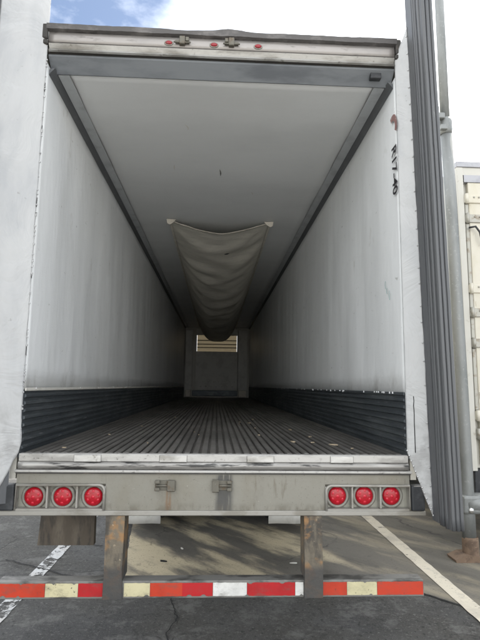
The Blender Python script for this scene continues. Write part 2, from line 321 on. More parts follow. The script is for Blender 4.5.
pline('parking_line', -1.71, -1.575, -.6, 14, .005, 'line_white')

def crack(pts, wd):
    b = MB(); L_ = []; R_ = []
    for (x0, y0), (x1, y1) in zip(pts, pts[1:]):
        n = max(2, int(math.hypot(x1 - x0, y1 - y0) / .03))
        for k in range(n):
            x, y = x0 + (x1 - x0) * k / n, y0 + (y1 - y0) * k / n
            x += .03 * N(x * 6, y * 6, 1) + .012 * N(x * 25, y * 25, 2); y += .03 * N(x * 6, y * 6, 5) + .012 * N(x * 25, y * 25, 7)
            w_ = wd * (.45 + .8 * abs(N(x * 9, y * 9, 9))); L_.append(b.b.verts.new((x - w_, y - w_ * .6, .0075))); R_.append(b.b.verts.new((x + w_, y + w_ * .6, .0075)))
    for k in range(len(L_) - 1): b.b.faces.new((L_[k], L_[k + 1], R_[k + 1], R_[k]))
    setting(b.build('asphalt_crack', 'black'))
crack([(-.36, 1.15), (-.27, .8), (-.33, .55), (-.30, .2)], .008)
crack([(-2.1, 2.1), (-1.5, 1.75), (-1.15, 1.55), (-.85, 1.5)], .012)
crack([(1.5, 1.27), (1.8, 1.22), (2.05, .94), (2.5, .75)], .014)
crack([(-1.9, 3.1), (-1.45, 2.6), (-1.2, 2.5)], .012)
MB_y = MB(); MB_y.b.faces.new([MB_y.b.verts.new(p) for p in ((-60, -90, .003), (60, -90, .003), (60, -4.2, .003), (-60, -4.2, .003))])
setting(MB_y.build('bounce_yard', 'bounce_pale'))  # unseen ground behind the camera, added to bounce sunlight into the trailer

# ------------------------------------------------------------------ the empty trailer
T = thing('semi_trailer', (0, 8, 0), 'empty white box trailer seen from behind with both rear doors swung open', 'trailer')
YF = 15.7
# outer shell
for sx in (-1, 1):
    MB().box(min(sx * 1.262, sx * 1.30), max(sx * 1.262, sx * 1.30), .02, YF + .2, D - .16, D + 2.90).build('outer_wall', 'wside', T)
MB().box(-1.258, 1.258, .16, YF + .2, D + 2.72, D + 2.93, .01).build('roof', 'wside', T)
fw = MB(); y0, y1 = YF + .06, YF + .2
fw.box(-1.258, -.79, y0, y1, D - .15, D + 2.715).box(.77, 1.258, y0, y1, D - .15, D + 2.715).box(-.789, .769, y0, y1, D - .15, D + 1.74).box(-.789, .769, y0, y1, D + 2.42, D + 2.715)
fw.build('front_wall', 'wside', T)
# inner liner: two side walls, faint vertical ripples
walls = {}
for sx in (-1, 1):
    def f(u, v, sx=sx):
        y, z = .012 + u * (YF + .04), .395 + v * (2.675 - .395)
        r = .006 * N(y * 4.1, z * .25, sx * 3 + 20) + .011 * N(y * 1.5, z * .4, sx * 7) + .004 * N(y * 3, z * 2.5, sx * 5) + 0
        r *= max(.12, min(1, (2.62 - z) / .5))
        return Vector((sx * (1.245 + r), y, D + z))
    walls[sx] = MB().shell(f, 300, 16, (sx * .012, 0, 0)).build('side_wall', 'liner', T)
    sp = MB().box(min(sx * 1.243, sx * 1.258), max(sx * 1.243, sx * 1.258), .012, YF + .04, D - .03, D + .394).build('scuff_plate', 'scuff', T)
    # horizontal ribs of the scuff plate
    rb = MB().prism([(-sx * .0, -.017), (-sx * .014, -.010), (-sx * .014, .004), (0, .011)], 'y', 0, YF).build('scuff_rib', 'scuff', None)
    rb.parent = sp
    for k in range(8):
        o = rb if k == 0 else twin(rb, sp, (0, 0, 0))
        o.location = (sx * 1.2428, .014, D + .035 + k * .046)
    fl = MB().box(min(sx * 1.232, sx * 1.2425), max(sx * 1.232, sx * 1.2425), .013, YF, D + .384, D + .405, .003).build('cap_strip', 'pale' if sx < 0 else 'scuff', sp)
# lower edge of the liner flakes off over the scuff plate
for sx in (-1, 1):
    fk = MB()
    for k in range(26 if sx > 0 else 5):
        y = .1 + random.random() ** 1.6 * 7 + random.random() * .1; s = .002 + .007 * random.random() ** 2
        fk.box(min(sx * 1.226, sx * 1.232), max(sx * 1.226, sx * 1.232), y, y + s * 2, D + .398 - s * random.random() * 1.6, D + .407)
    o = fk.build('liner_flakes', 'liner', walls[sx]); o['kind'] = 'stuff'
# ceiling
f = lambda u, v: Vector((-1.244 + u * 2.488, .13 + v * (YF - .1), D + 2.674 - .006 * math.sin(v * (YF) * 2.6) ** 2 + .006 * N(u * 2, v * 14)))
MB().shell(f, 12, 160, (0, 0, .02)).build('ceiling', 'ceil', T)
ceil = bpy.data.objects['ceiling']
for (x, y, dx, dy, mt) in ((-.02, 1.62, .012, .16, 'channel'), (-.33, .75, .03, .10, 'pale'), (-.48, 1.55, -.01, .12, 'pale'), (.35, 2.2, .02, .07, 'pale')):
    mb = MB(); n = 6; A = []
    for k in range(n + 1):
        t = k / n; A.append((x + dx * math.sin(t * 2.2), y + dy * t, .0045 * math.sin(t * 3.14) + .001))
    vl = [mb.b.verts.new((p[0] - p[2], p[1], D + 2.6625)) for p in A]; vr = [mb.b.verts.new((p[0] + p[2], p[1], D + 2.6625)) for p in A]
    for k in range(n): mb.b.faces.new((vl[k], vl[k + 1], vr[k + 1], vr[k]))
    mb.build('scratch', mt, ceil)
for sx in (-1, 1):
    MB().prism([(sx * 1.2435, 2.612), (sx * 1.2435, 2.65), (sx * 1.225, 2.662), (sx * 1.205, 2.662), (sx * 1.232, 2.632)], 'y', .06, YF).build('cove_strip', 'cove', T).location.z = D
    MB().prism([(sx * 1.204, 2.6615), (sx * 1.204, 2.655), (sx * 1.125, 2.6605), (sx * 1.125, 2.6645)], 'y', .135, YF).build('cove_flange', 'cove_grey', T).location.z = D
# floor and its running ribs
fl = MB().box(-1.244, 1.244, .03, YF + .05, D - .06, D - .020).build('floor', 'floor', T)
NR = 44; pit = 2.47 / NR
rib = MB().box(-.0195, .0195, 0, YF - .02, -.0195, 0, .005).build('floor_rib', 'floor', None); rib.parent = fl
for k in range(NR):
    o = rib if k == 0 else twin(rib, fl, (0, 0, 0))
    o.location = (-1.235 + pit * (k + .5), .05 + random.random() * .012, D - .0005 - random.random() * .002)
# front bulkhead
bk = MB().box(-.80, .78, YF - .12, YF - .08, D + .28, D + 1.735).build('bulkhead_panel', 'bulk', T)
rv = MB()
for r in range(2):
    for k in range(7): rv.lathe((-.6 + k * .2 + r * .1, YF - .121, D + .42 + r * .18), (0, -1, 0), [(.035, 0), (.03, .012), (.01, .016)], 10)
o = rv.build('rivet_heads', 'bulk', bk); o['kind'] = 'stuff'
MB().box(-.80, .78, YF - .12, YF - .08, D + 2.36, D + 2.6).build('bulkhead_panel', 'bulk', T)
for x0, x1 in ((-1.20, -.93), (.80, 1.17)):
    MB().box(x0, x1, YF - .2, YF - .02, D + .27, D + 2.55, .02, 2).build('bulkhead_post', 'bulk', T)
    MB().box(x0 + .03, x1 - .05, YF - .23, YF - .02, D + .02, D + .265, .01).build('post_foot', 'hem', T)
MB().box(-.92, .79, YF - .16, YF - .06, D + .05, D + .26, .01).build('kick_plate', 'scuff', T)
for k, (z0, z1) in enumerate(((1.745, 1.90), (1.925, 2.03), (2.055, 2.18), (2.205, 2.41))):
    MB().box(-.785, .765, YF + .20, YF + .206, D + z0, D + z1).build('vent_slat', 'vent', T)
    MB().box(-.785, .765, YF + .19, YF + .215, D + z1 + .0005, D + z1 + .0245).build('vent_bar', 'dark', T)
for x0, x1 in ((-.86, -.79), (.77, .80)):
    MB().box(x0, x1, YF - .125, YF - .075, D + 1.737, D + 2.359).build('vent_jamb', 'bulk', T)
# header above the opening
def sweep(prof, x0, x1, n, dz, axis='x'):
    b = MB(); rows = []
    for k in range(n + 1):
        x = x0 + (x1 - x0) * k / n; rows.append([b.b.verts.new((x, p[0], p[1] + dz(x, i_) + D)) for i_, p in enumerate(prof)])
    m_ = len(prof)
    for a_, c_ in zip(rows, rows[1:]):
        for k in range(m_): b.b.faces.new((a_[k], a_[(k + 1) % m_], c_[(k + 1) % m_], c_[k]))
    b.b.faces.new(rows[0]); b.b.faces.new(rows[-1][::-1]); return b
sweep([(-.03, 2.905), (-.035, 2.94), (-.01, 2.955), (.155, 2.945), (.155, 2.895), (.0, 2.897)], -1.25, 1.25, 120,
      lambda x, i_: (.005 * N(x * 5, i_ * .3) + .003 * N(x * 21, i_)) + (.016 * math.exp(-((x - .03) / .10) ** 2) - .010 * math.exp(-((x + .3) / .12) ** 2) if i_ in (1, 2) else 0)).build('header_cap', 'cap', T)
f = lambda u, v: Vector((-1.238 + 2.476 * u, -.004 - .004 * math.sin(v * 3.14) + .002 * N(u * 30, v), D + 2.819 + v * .077))
MB().shell(f, 60, 3, (0, .03, 0)).build('header_strip', 'hstrip', T)
MB().box(-1.24, 1.24, .008, .10, D + 2.745, D + 2.8185).build('header_groove', 'dark', T)
MB().prism([(-.012, 2.808), (-.02, 2.80), (.0, 2.775), (-.016, 2.752), (-.006, 2.744), (.02, 2.756), (.0075, 2.775), (.0075, 2.808)], 'x', -1.232, 1.232).build('header_lip', 'alu', T).location.z = D
MB().prism([(.021, 2.7435), (.0215, 2.73), (.115, 2.655), (.13, 2.66), (.13, 2.7435)], 'x', -1.243, 1.243).build('header_beam', 'header', T).location.z = D
MB().box(1.07, 1.15, .03, .075, D + 2.672, D + 2.715, .004).build('rubber_stop', 'rubber', T)
for sx in (-1, 1):
    MB().box(sx * 1.262 - .02, sx * 1.262 + .02, -.03, .05, D + 2.83, D + 2.945, .008).box(sx * 1.255 - .018, sx * 1.255 + .018, -.028, .02, D + 2.79, D + 2.828, .008).build('header_end_block', 'dark', T)
ml = MB().lathe((0, 0, 0), (0, -1, 0), [(.025, 0), (.025, .007), (.02, .012), (.01, .015), (0, .016)], 20)
for v in ml.b.verts: v.co.z *= .55
mlo = ml.build('marker_light', 'marker', T)
bz = MB().lathe((0, 0, 0), (0, -1, 0), [(.032, -.004), (.032, .004), (.026, .005)], 20)
for v in bz.b.verts: v.co.z *= .6
bzo = bz.build('lamp_base', 'bezel', None); bzo.parent = mlo
for k, (x, z) in enumerate(((-.396, 2.846), (-.075, 2.845), (.241, 2.848))):
    o = mlo if k == 0 else twin(mlo, T, (0, 0, 0))
    o.location = (x, -.009, D + z)
    if k: c = twin(bzo, o, (0, 0, 0)); c.matrix_parent_inverse = Matrix.Identity(4)
def keeper(x, z, flip, s=1.0, mat='hinge'):
    kb = MB()
    kb.box(-.062 * s, .062 * s, -.006, .004, -.03 * s, .03 * s, .002)
    kb.box(flip * .02 * s - .005, flip * .062 * s + .005, -.03, -.006, -.034 * s, .032 * s, .004)
    kb.box(-.062 * s if flip > 0 else .03 * s, -.03 * s if flip > 0 else .062 * s, -.026, -.006, .012 * s, .032 * s, .003)
    kb.box(-.062 * s if flip > 0 else .03 * s, -.03 * s if flip > 0 else .062 * s, -.026, -.006, -.032 * s, -.012 * s, .003)
    kb.tube([(-.055 * s, -.018, 0), (.055 * s, -.018, 0)], .007, 8)
    o = kb.build('lock_keeper', 'keeper', T); o.location = (x, -.006, D + z); return o
for x, z, fl_ in ((-.30, 2.868, 1), (.05, 2.872, -1)):
    kb = MB().box(-.05, .05, -.02, 0, -.012, .006, .003).box(.0 * fl_ - .02, .02, -.034, 0, -.03, .03, .004).box(fl_ * .035 - .012, fl_ * .035 + .012, -.03, 0, -.004, .026, .003).tube([(-.06, -.02, -.012), (.06, -.02, -.012)], .006, 8)
    o = kb.build('latch_keeper', 'keeper', T); o.location = (x, -.008, D + z - .012)
# sill
th = MB().box(-1.243, 1.243, -.004, .045, D - .052, D - .003, .004).build('threshold', 'sill', T)
for x0, x1 in ((-.90, -.73), (-.365, -.19), (.19, .365), (.73, .88)):
    MB().box(x0, x1, -.012, -.0045, D - .052, D - .008, .003).build('threshold_plate', 'alu', th)
f = lambda u, v: Vector((-1.243 + 2.486 * u, -.002 - .012 * math.sin(v * 3.14) + .003 * N(u * 40, 2), D - .10 + v * .0475))
MB().shell(f, 70, 5, (0, .03, 0)).build('sill_channel', 'channel', T)
MB().box(-1.26, 1.26, -.022, .02, D - .116, D - .101, .003).build('sill_edge', 'sill', T)
MB().box(-1.25, 1.25, -.0185, .018, D - .124, D - .1165).build('sill_gap', 'dark', T)
fr = MB().box(-.694, .694, -.004, .05, D - .345, D - .1245).box(-1.245, -.6945, -.004, .05, D - .186, D - .1245).box(.6945, 1.245, -.004, .05, D - .186, D - .1245)
fr.build('rear_frame', 'frame', T)
MB().box(-1.34, 1.34, -.02, .055, D - .375, D - .3455, .004).build('frame_lip', 'lip', T)
for k, (x, fl_) in enumerate(((-.325, 1), (.035, -1))): keeper(x, -.193, fl_)
# lamp boxes
def lamp_box(sx):
    xi, xo = .70, 1.240
    bx = MB().box(min(sx * xi, sx * xo), max(sx * xi, sx * xo), .035, .05, D - .345, D - .187).build('lamp_box', 'boxback', T)
    # raised rim with one rounded upper inner corner
    pts = [(sx * xo, -.187)]; r = .035
    pts = [(sx * xo, -.343), (sx * xo, -.192), (sx * (xi + r), -.192)]
    for k in range(1, 7):
        a_ = math.pi / 2 * k / 6; pts.append((sx * (xi + r - r * math.sin(a_)), -.192 - r + r * math.cos(a_)))
    pts += [(sx * xi, -.343)]
    rm = MB().tube([(p[0], -.014, D + p[1]) for p in pts], .0085, 8)
    rm.box(min(sx * xi, sx * xo), max(sx * xi, sx * xo), -.018, .034, D - .3449, D - .334)
    rm.box(min(sx * (xi), sx * (xi - .006)), max(sx * (xi), sx * (xi - .006)), -.012, .034, D - .333, D - .2)
    rm.box(min(sx * (xo), sx * (xo + .006)), max(sx * (xo), sx * (xo + .006)), -.012, .034, D - .333, D - .19)
    rm.build('box_rim', 'lip', bx)
    for xd in (.869, 1.052):
        MB().box(sx * xd - .006, sx * xd + .006, -.012, .0345, D - .333, D - .195, .002).build('divider', 'lip', bx)
for sx in (-1, 1): lamp_box(sx)
lens = MB().lathe((0, 0, 0), (0, -1, 0), [(.057, 0), (.057, .016), (.052, .024), (.03, .029), (0, .03)], 28)
n0 = len(lens.b.faces)
lens_o = None
dots = MB()
for k in range(7):
    a_ = k * math.pi / 3 + .5; rr = 0 if k == 6 else .033
    dots.lathe((rr * math.cos(a_), -.0255 if k < 6 else -.0285, rr * math.sin(a_)), (0, -1, 0), [(.0122, -.002), (.011, .0016), (.006, .0034), (0, .0038)], 10)
lens_o = lens.build('tail_light', 'lens', T)
bez = MB().lathe((0, 0, 0), (0, -1, 0), [(.078, .0), (.078, .010), (.070, .018), (.060, .018), (.0585, .006)], 28).build('bezel', 'bezel', None); bez.parent = lens_o
dt = dots.build('lens_dots', 'lens_dot', None); dt.parent = lens_o; dt['kind'] = 'stuff'
for k, (x, z) in enumerate(((-1.142, -.267), (-.962, -.267), (-.772, -.266), (.778, -.258), (.954, -.258), (1.131, -.258))):
    o = lens_o if k == 0 else twin(lens_o, T, (0, 0, 0))
    o.location = (x, .034, D + z - .002)
    if k:
        for ch in (bez, dt): c = twin(ch, o, (0, 0, 0)); c.matrix_parent_inverse = Matrix.Identity(4)
for sx in (-1, 1):
    MB().box(min(sx * 1.2485, sx * 1.335), max(sx * 1.2485, sx * 1.335), -.03, .05, D - .3448, D - .19, .01, 2).build('rubber_bumper', 'rubber', T)
# underride guard
bar = MB().box(-1.325, 1.318, .002, .10, D - .866, D - .765, .004).build('guard_bar', 'bar', T)
for x0, x1 in ((-.682, -.565), (.556, .668)):
    pb = MB(); s_ = 1 if x0 > 0 else -1
    pb.prism([(x0, D - .376), (x1, D - .376), (x1 + .006 * s_, D - .70), (x1 + .004, D - .862), (x0, D - .862), (x0 + .004, D - .70)], 'y', -.018, .001)
    pb.prism([(x0 + .006, D - .376), (x1 - .006, D - .376), (x1 - .002, D - .764), (x0 + .006, D - .764)], 'y', .0015, .16)
    pb.build('guard_post', 'post', T)
segs = [(-1.323, -1.032, 'tape_orange'), (-1.03, -.834, 'tape_cream'), (-.832, -.684, 'tape_red'), (-.556, -.398, 'tape_cream'), (-.396, -.20, 'tape_orange'), (-.2, -.012, 'tape_red'), (-.01, .199, 'tape_white'), (.201, .5, 'tape_red'), (.502, .552, 'tape_white'), (.674, .826, 'tape_orange'), (.828, 1.017, 'tape_cream'), (1.019, 1.312, 'tape_orange')]
nm = {'tape_orange': 'faded orange-red reflective tape segment', 'tape_red': 'bright red reflective tape segment', 'tape_cream': 'yellowed cream reflective tape segment', 'tape_white': 'white reflective tape segment'}
for x0, x1, mt in segs:
    n = max(3, int((x1 - x0) / .012))
    b = MB(); A = []; 
    for k in range(n + 1):
        x = x0 + (x1 - x0) * k / n
        A.append((x, D - .776 + .003 * N(x * 40, 1) - (.008 if N(x * 25, 9) > .42 else 0)))
    for k in range(n, -1, -1):
        x = x0 + (x1 - x0) * k / n
        A.append((x, D - .853 - .002 * N(x * 40, 5) + (.009 if N(x * 23, 3) > .36 else 0)))
    b.prism(A, 'y', -.0005, .0015)
    o = b.build('reflective_tape', mt, T); o['label'] = nm[mt]
# things under the deck
o = MB().prism([(-1.235, D - .40), (-.865, D - .40), (-.862, D - .70), (-1.255, D - .70)], 'y', .48, .54).build('hanger_plate', 'brown', T)
MB().box(-1.06, -1.03, .49, .53, D - .399, D - .2).build('hanger_strap', 'dark', T)
for k in range(30):
    MB().box(-1.25, 1.25, .35 + k * .5, .43 + k * .5, D - .30, D - .17).build('cross_member', 'dark', T)
MB().box(-1.26, 1.26, .05, YF + .2, D - .16, D - .062).build('underfloor', 'dark', T)
for sx in (-1, 1):
    MB().box(sx * .5 - .05, sx * .5 + .05, .06, 8, D - .375, D - .301).build('slider_rail', 'dark', T)
    fb = MB().shell(lambda u, v, sx=sx: Vector((sx * (.65 + .62 * u), 2.95 + .02 * N(u * 3, v * 3), .12 + .62 * v)), 6, 6, (0, .012, 0)).build('mud_flap', 'flap', T)
tprof = [(.29, -.13), (.40, -.14), (.48, -.125), (.51, -.10), (.515, 0), (.51, .10), (.48, .125), (.40, .14), (.29, .13)]
ty = MB().lathe((0, 0, 0), (1, 0, 0), tprof, 32).build('wheel', 'tyre', T)
rim = MB().lathe((0, 0, 0), (1, 0, 0), [(.28, -.12), (.26, -.06), (.1, -.04), (.1, .04), (.26, .06), (.28, .12)], 24).build('rim', 'shine', None); rim.parent = ty
k = 0
for yy in (3.75, 5.0):
    MB().tube([(-.7, yy, .515), (.7, yy, .515)], .07, 12).box(-.55, -.45, yy - .3, yy + .3, .5, .95).box(.45, .55, yy - .3, yy + .3, .5, .95).build('axle', 'dark', T)
    for x in (-1.12, -.78, .78, 1.12):
        o = ty if k == 0 else twin(ty, T, (0, 0, 0)); o.location = (x, yy, .516)
        if k: c = twin(rim, o, (0, 0, 0)); c.matrix_parent_inverse = Matrix.Identity(4)
        k += 1
for sx in (-1, 1):
    MB().box(sx * .8 - .07, sx * .8 + .07, 12.9, 13.05, .05, D - .17).box(sx * .8 - .15, sx * .8 + .15, 12.82, 13.12, .005, .05).build('landing_leg', 'dark', T)

# ------------------------------------------------------------------ its doors
def ragged(edge, t): return edge + .006 * N(t * 9, 3) + .004 * N(t * 40, 8)
# left door: white skin opened towards the viewer
dl = MB().prism([(-1.285, -.025), (-1.55, -.20), (-1.55, -.62), (-1.64, -.62), (-1.64, -.14), (-1.37, -.004)], 'z', D - .30, D + 3.85).build('door', 'doorgrey', T)
dl['label'] = 'left rear door swung wide open, white bevelled edge towards the opening'
def f(u, v):
    w_ = u * .31
    zb = .05 - .36 * min(1.15, w_ / .155) ** .8 - .012 * N(u * 14, 1)
    if u < .02: zb = .07
    z = zb + (3.87 - zb) * v
    x = -1.241 - .835 * w_; y = -.006 - .55 * w_
    b_ = .007 * N(z * 1.2, u * 3, 5) * min(1, u * 5)
    if u == 0: x += .005 * N(z * 7, 3) + .005 * max(0, N(z * 22, 8))
    if u < .1: x += .010 * math.exp(-((z - .06) / .1) ** 2)
    return Vector((x + b_, y, D + z))
sk = MB().shell(f, 30, 150, (-.005, .007, 0)).build('edge_panel', 'door_skin', dl)
fk = MB()
for k in range(60):
    z = .1 + 2.6 * random.random(); s = .0015 + .004 * random.random() ** 2
    fk.box(-1.243, -1.237 + s * .6, -.012, -.004, D + z, D + z + s * 2.2)
o = fk.build('torn_edge', 'door_skin', dl); o['kind'] = 'stuff'
ck = MB()
for k in range(5):
    z = .6 + k * .45 + random.random() * .25; ck.box(-1.2395, -1.2382, -.0125, -.0065, D + z, D + z + .02 + random.random() * .05)
o = ck.build('edge_gap', 'black', dl); o['kind'] = 'stuff'
# right door: white bevelled edge panel and the grey ribbed leaf
LEAN = .055 / 3.4
def lean(b):
    for v in b.b.verts: v.co.x -= LEAN * (v.co.z - D + .385)
    return b
dr = lean(MB().box(1.363, 1.442, -.315, -.055, D - .385, D + 3.6, .004)).build('door', 'doorgrey', T)
dr['label'] = 'right rear door leaf, dark grey and ribbed, swung towards the viewer'
def f(u, v):
    zb = .02 - .385 * u + .012 * N(u * 12, 4); zt = 2.80 + .2 * u
    z = zb + (zt - zb) * v
    x = 1.236 + .122 * u; y = -.004 - .080 * u
    x += .004 * N(z * 1.5, u * 3, 2) * u
    x -= u * LEAN * (z + .385)
    if u == 1: x += .004 * N(z * 6, 3) + .003 * N(z * 30, 3)
    return Vector((x, y, D + z))
ep = MB().shell(f, 12, 150, (.006, .006, 0)).build('edge_panel', 'door_skin', dr)
rv = MB()
for k in range(26):
    z = -.33 + k * .13 + random.random() * .03; rv.lathe((1.351 - LEAN * (z + .385), -.082, D + z), (-.55, -.83, 0), [(.0055, -.001), (.004, .003), (0, .004)], 8)
for k in range(13):
    u = k / 12; rv.lathe((1.236 + .122 * u, -.006 - .080 * u, D + .03 - .385 * u), (-.55, -.83, 0), [(.0065, -.001), (.005, .003), (0, .004)], 8)
o = rv.build('rivets', 'shine', dr); o['kind'] = 'stuff'
cr = MB().tube([(1.278 + .004 * N(k * .7, 1), -.0345 - .002, D + .38 - k * .03) for k in range(13)], .0024, 6).build('crack', 'black', dr)
prev = -.075
lean(MB().box(1.3592, 1.3628, -.165, -.066, D - .384, D + 3.59, .002)).build('door_panel', 'doorgrey', dr)
def gasket(x, y, rx, ry, sd):
    b = MB(); rows = []; n = 60
    for k in range(n + 1):
        z = D - .384 + 3.97 * k / n + (.01 * N(sd, 3) if k == 0 else 0); xx = x + .0030 * N(z * 2.1, sd) + .0015 * N(z * 9, sd); yy = y + .0030 * N(z * 2.1, sd, 4)
        rows.append([b.b.verts.new((xx + rx * math.cos(t * 6.28318 / 8), yy + ry * math.sin(t * 6.28318 / 8), z)) for t in range(8)])
    for a_, c_ in zip(rows, rows[1:]):
        for t in range(8): b.b.faces.new((a_[t], a_[(t + 1) % 8], c_[(t + 1) % 8], c_[t])).smooth = True
    b.b.faces.new(rows[0]); b.b.faces.new(rows[-1][::-1])
    lean(b).build('door_gasket', 'doorgrey', dr)
for k, (y, ry, rx) in enumerate(((-.192, .013, .010), (-.226, .012, .013), (-.266, .017, .010))): gasket(1.3625, y, rx, ry, k * 3.3)
for k, (x, rx, ry) in enumerate(((1.376, .012, .010), (1.402, .012, .013), (1.428, .011, .010))): gasket(x, -.3155, rx, ry, 20 + k * 3.3)


# ------------------------------------------------------------------ writing and decal on the right wall
def flat_text(s, size, name, mat, parent, loc, rot, sx=1.0):
    cu = bpy.data.curves.new(name, 'FONT'); cu.body = s; cu.size = size; cu.extrude = .0006; cu.offset = .002; cu.align_x = 'CENTER'; cu.align_y = 'CENTER'
    to = bpy.data.objects.new('tmp', cu); COL.objects.link(to); bpy.context.view_layer.update()
    me = bpy.data.meshes.new_from_object(to.evaluated_get(bpy.context.evaluated_depsgraph_get())); bpy.data.objects.remove(to)
    me.materials.clear(); me.materials.append(M[mat].m)
    o = bpy.data.objects.new(name, me); COL.objects.link(o); o.location = loc; o.rotation_euler = rot; o.scale = (1, sx, 1); o.parent = parent
    if parent.type == 'EMPTY': o.matrix_parent_inverse = Matrix.Translation(-parent.location)
    return o
TXT = flat_text('R17-40', .125, 'lettering', 'ink', walls[1], (1.232, .055, D + 1.98), (math.radians(90), math.radians(90), math.radians(-90)))
# an arc of a torn round decal
da = MB(); A = []; B = []
for k in range(15):
    t = math.radians(20 + k * 12); A.append((.13 - .10 * math.sin(t) * 1.0 , 2.36 + .11 * -math.cos(t) * -1)); 
for k in range(15):
    t = math.radians(20 + k * 12)
cy, cz = .06, 2.30
out = [(cy + .085 * math.cos(math.radians(60 + k * 11)), cz + .10 * math.sin(math.radians(60 + k * 11))) for k in range(15)]
inn = [(cy + .045 * math.cos(math.radians(60 + k * 11)), cz + .055 * math.sin(math.radians(60 + k * 11))) for k in range(15)]
vo = [da.b.verts.new((1.231, y, D + z)) for y, z in out]; vi = [da.b.verts.new((1.231, y, D + z)) for y, z in inn]
for k in range(14): da.b.faces.new((vo[k], vo[k + 1], vi[k + 1], vi[k]))
da.build('decal', 'decal', walls[1])

a = Mat('teal_smear', (.32, .50, .48), .6); M['teal'] = a
for k, (y, z, l) in enumerate(((.30, 1.19, .06), (.27, 1.14, .045), (.22, 1.10, .07))):
    sm = MB(); A = [(y + .012 * math.sin(t), z + l * (t / 3 - .5)) for t in (0, .8, 1.6, 2.4, 3)]
    lf = [sm.b.verts.new((1.2315, p - .004, D + q)) for p, q in A]; rt = [sm.b.verts.new((1.2315, p + .005, D + q)) for p, q in A]
    for q in range(4): sm.b.faces.new((lf[q], lf[q + 1], rt[q + 1], rt[q]))
    sm.build('paint_smear', 'teal', walls[1])

# ------------------------------------------------------------------ canvas air duct on the ceiling
AC = thing('air_duct', (0, 3.25, D + 2.66), 'sagging grey canvas air duct slung under the trailer ceiling', 'air duct')
W2 = .68
def sag(y):
    t = min(1, max(0, (y - 3.2) / 6)); t = t * t * (3 - 2 * t)
    return .145 + .415 * t ** .8
def f(u, v):
    a_ = u * 2 - 1; y = 3.22 + v * 12.0; s = sag(y)
    pr = (1 - abs(a_) ** (1.5 + 1.5 * min(1, v * 7)))
    wr = .045 * N(y * 2.6 + a_ * a_ * 1.4, a_ * 1.3, 3) + .017 * math.sin(y * 7.5 + 2.4 * a_ * a_ + 2.5 * N(a_ * 2, y * .6)) * (.5 + N(y * .8, a_ * 2, 9))
    fade = min(1, pr * 3)
    return Vector((a_ * W2, y + .10 * pr, D + 2.655 - s * pr + wr * fade))
cv = MB().shell(f, 36, 260, (0, 0, .004)).build('canvas', 'canvas', AC)
hm = MB().shell(lambda u, v: f(u, -.001 + v * .0055) + Vector((0, 0, -.004)), 36, 3, (0, 0, .003)).build('hem', 'hem', AC)
for sx in (-1, 1):
    MB().prism([(sx * .725, D + 2.662), (sx * .715, D + 2.60), (sx * .68, D + 2.585), (sx * .63, D + 2.618), (sx * .60, D + 2.655)], 'y', 3.20, 3.214).build('corner_tab', 'hem', AC)
    MB().box(sx * .69 - .012, sx * .69 + .012, 3.33, 15.2, D + 2.648, D + 2.662).build('batten', 'canvas', AC)
tp = f(.585, .075)
th_ = MB(); ring = []
for k in range(14):
    t = k / 14 * 6.283; r = .035 + .015 * N(k * 1.3, 2); q = f(.585 + r * math.cos(t) * 1.1 / 1.36, .075 + r * 1.6 * math.sin(t) / 12.0); ring.append(th_.b.verts.new(q + Vector((0, 0, -.004))))
th_.b.faces.new(ring); th_.build('tear', 'black', AC)

# ------------------------------------------------------------------ scraps
def scrap(loc, s, rot, label, group=None, mat='chip', name='wood_scrap', cat='scrap'):
    n = 7; b = MB(); A = []
    for k in range(n):
        t = k / n * 6.283; r = s * (.6 + .5 * random.random()); A.append((r * math.cos(t) * .6, r * math.sin(t) * 1.4))
    b.prism(A, 'z', 0, .004 + .1 * s)
    o = b.build(name, mat); o.location = loc; o.rotation_euler = (0, 0, rot); return tag(o, label, cat, group)
scrap((.60, .71, D), .026, .4, 'largest pale wood scrap on the floor, close behind the right-hand sill', None)
scrap((.812, 1.112, D), .028, -.5, 'pale wood scrap near the right scuff plate, second from the sill')
scrap((.88, .53, D), .026, .9, 'pale wood scrap nearest the right end of the sill')
scrap((.738, 1.79, D), .026, .2, 'pale wood scrap in the floor groove, third from the sill')
for k in range(16):
    x = -1.1 + 2.2 * random.random(); y = .25 + 3.5 * random.random()
    scrap((x, y, D), .010 + .008 * random.random(), random.random() * 3, 'tiny pale wood crumb lying on the ribbed trailer floor', 'wood crumbs on the trailer floor')
scrap((-.352, 2.41, .005), .02, .4, 'white scrap of litter on the concrete below the trailer', None, 'pale', 'litter_scrap', 'litter')
scrap((-.515, 2.02, .005), .035, 1.2, 'dark scrap of litter on the concrete below the trailer', None, 'black', 'litter_scrap', 'litter')
scrap((.80, 1.95, .005), .03, 1.5, 'white scrap of litter on the concrete by the right guard post', None, 'pale', 'litter_scrap', 'litter')
scrap((-1.0, 1.62, .001), .03, .3, 'grey scrap of litter on the asphalt by the left guard post', None, 'bar', 'litter_scrap', 'litter')

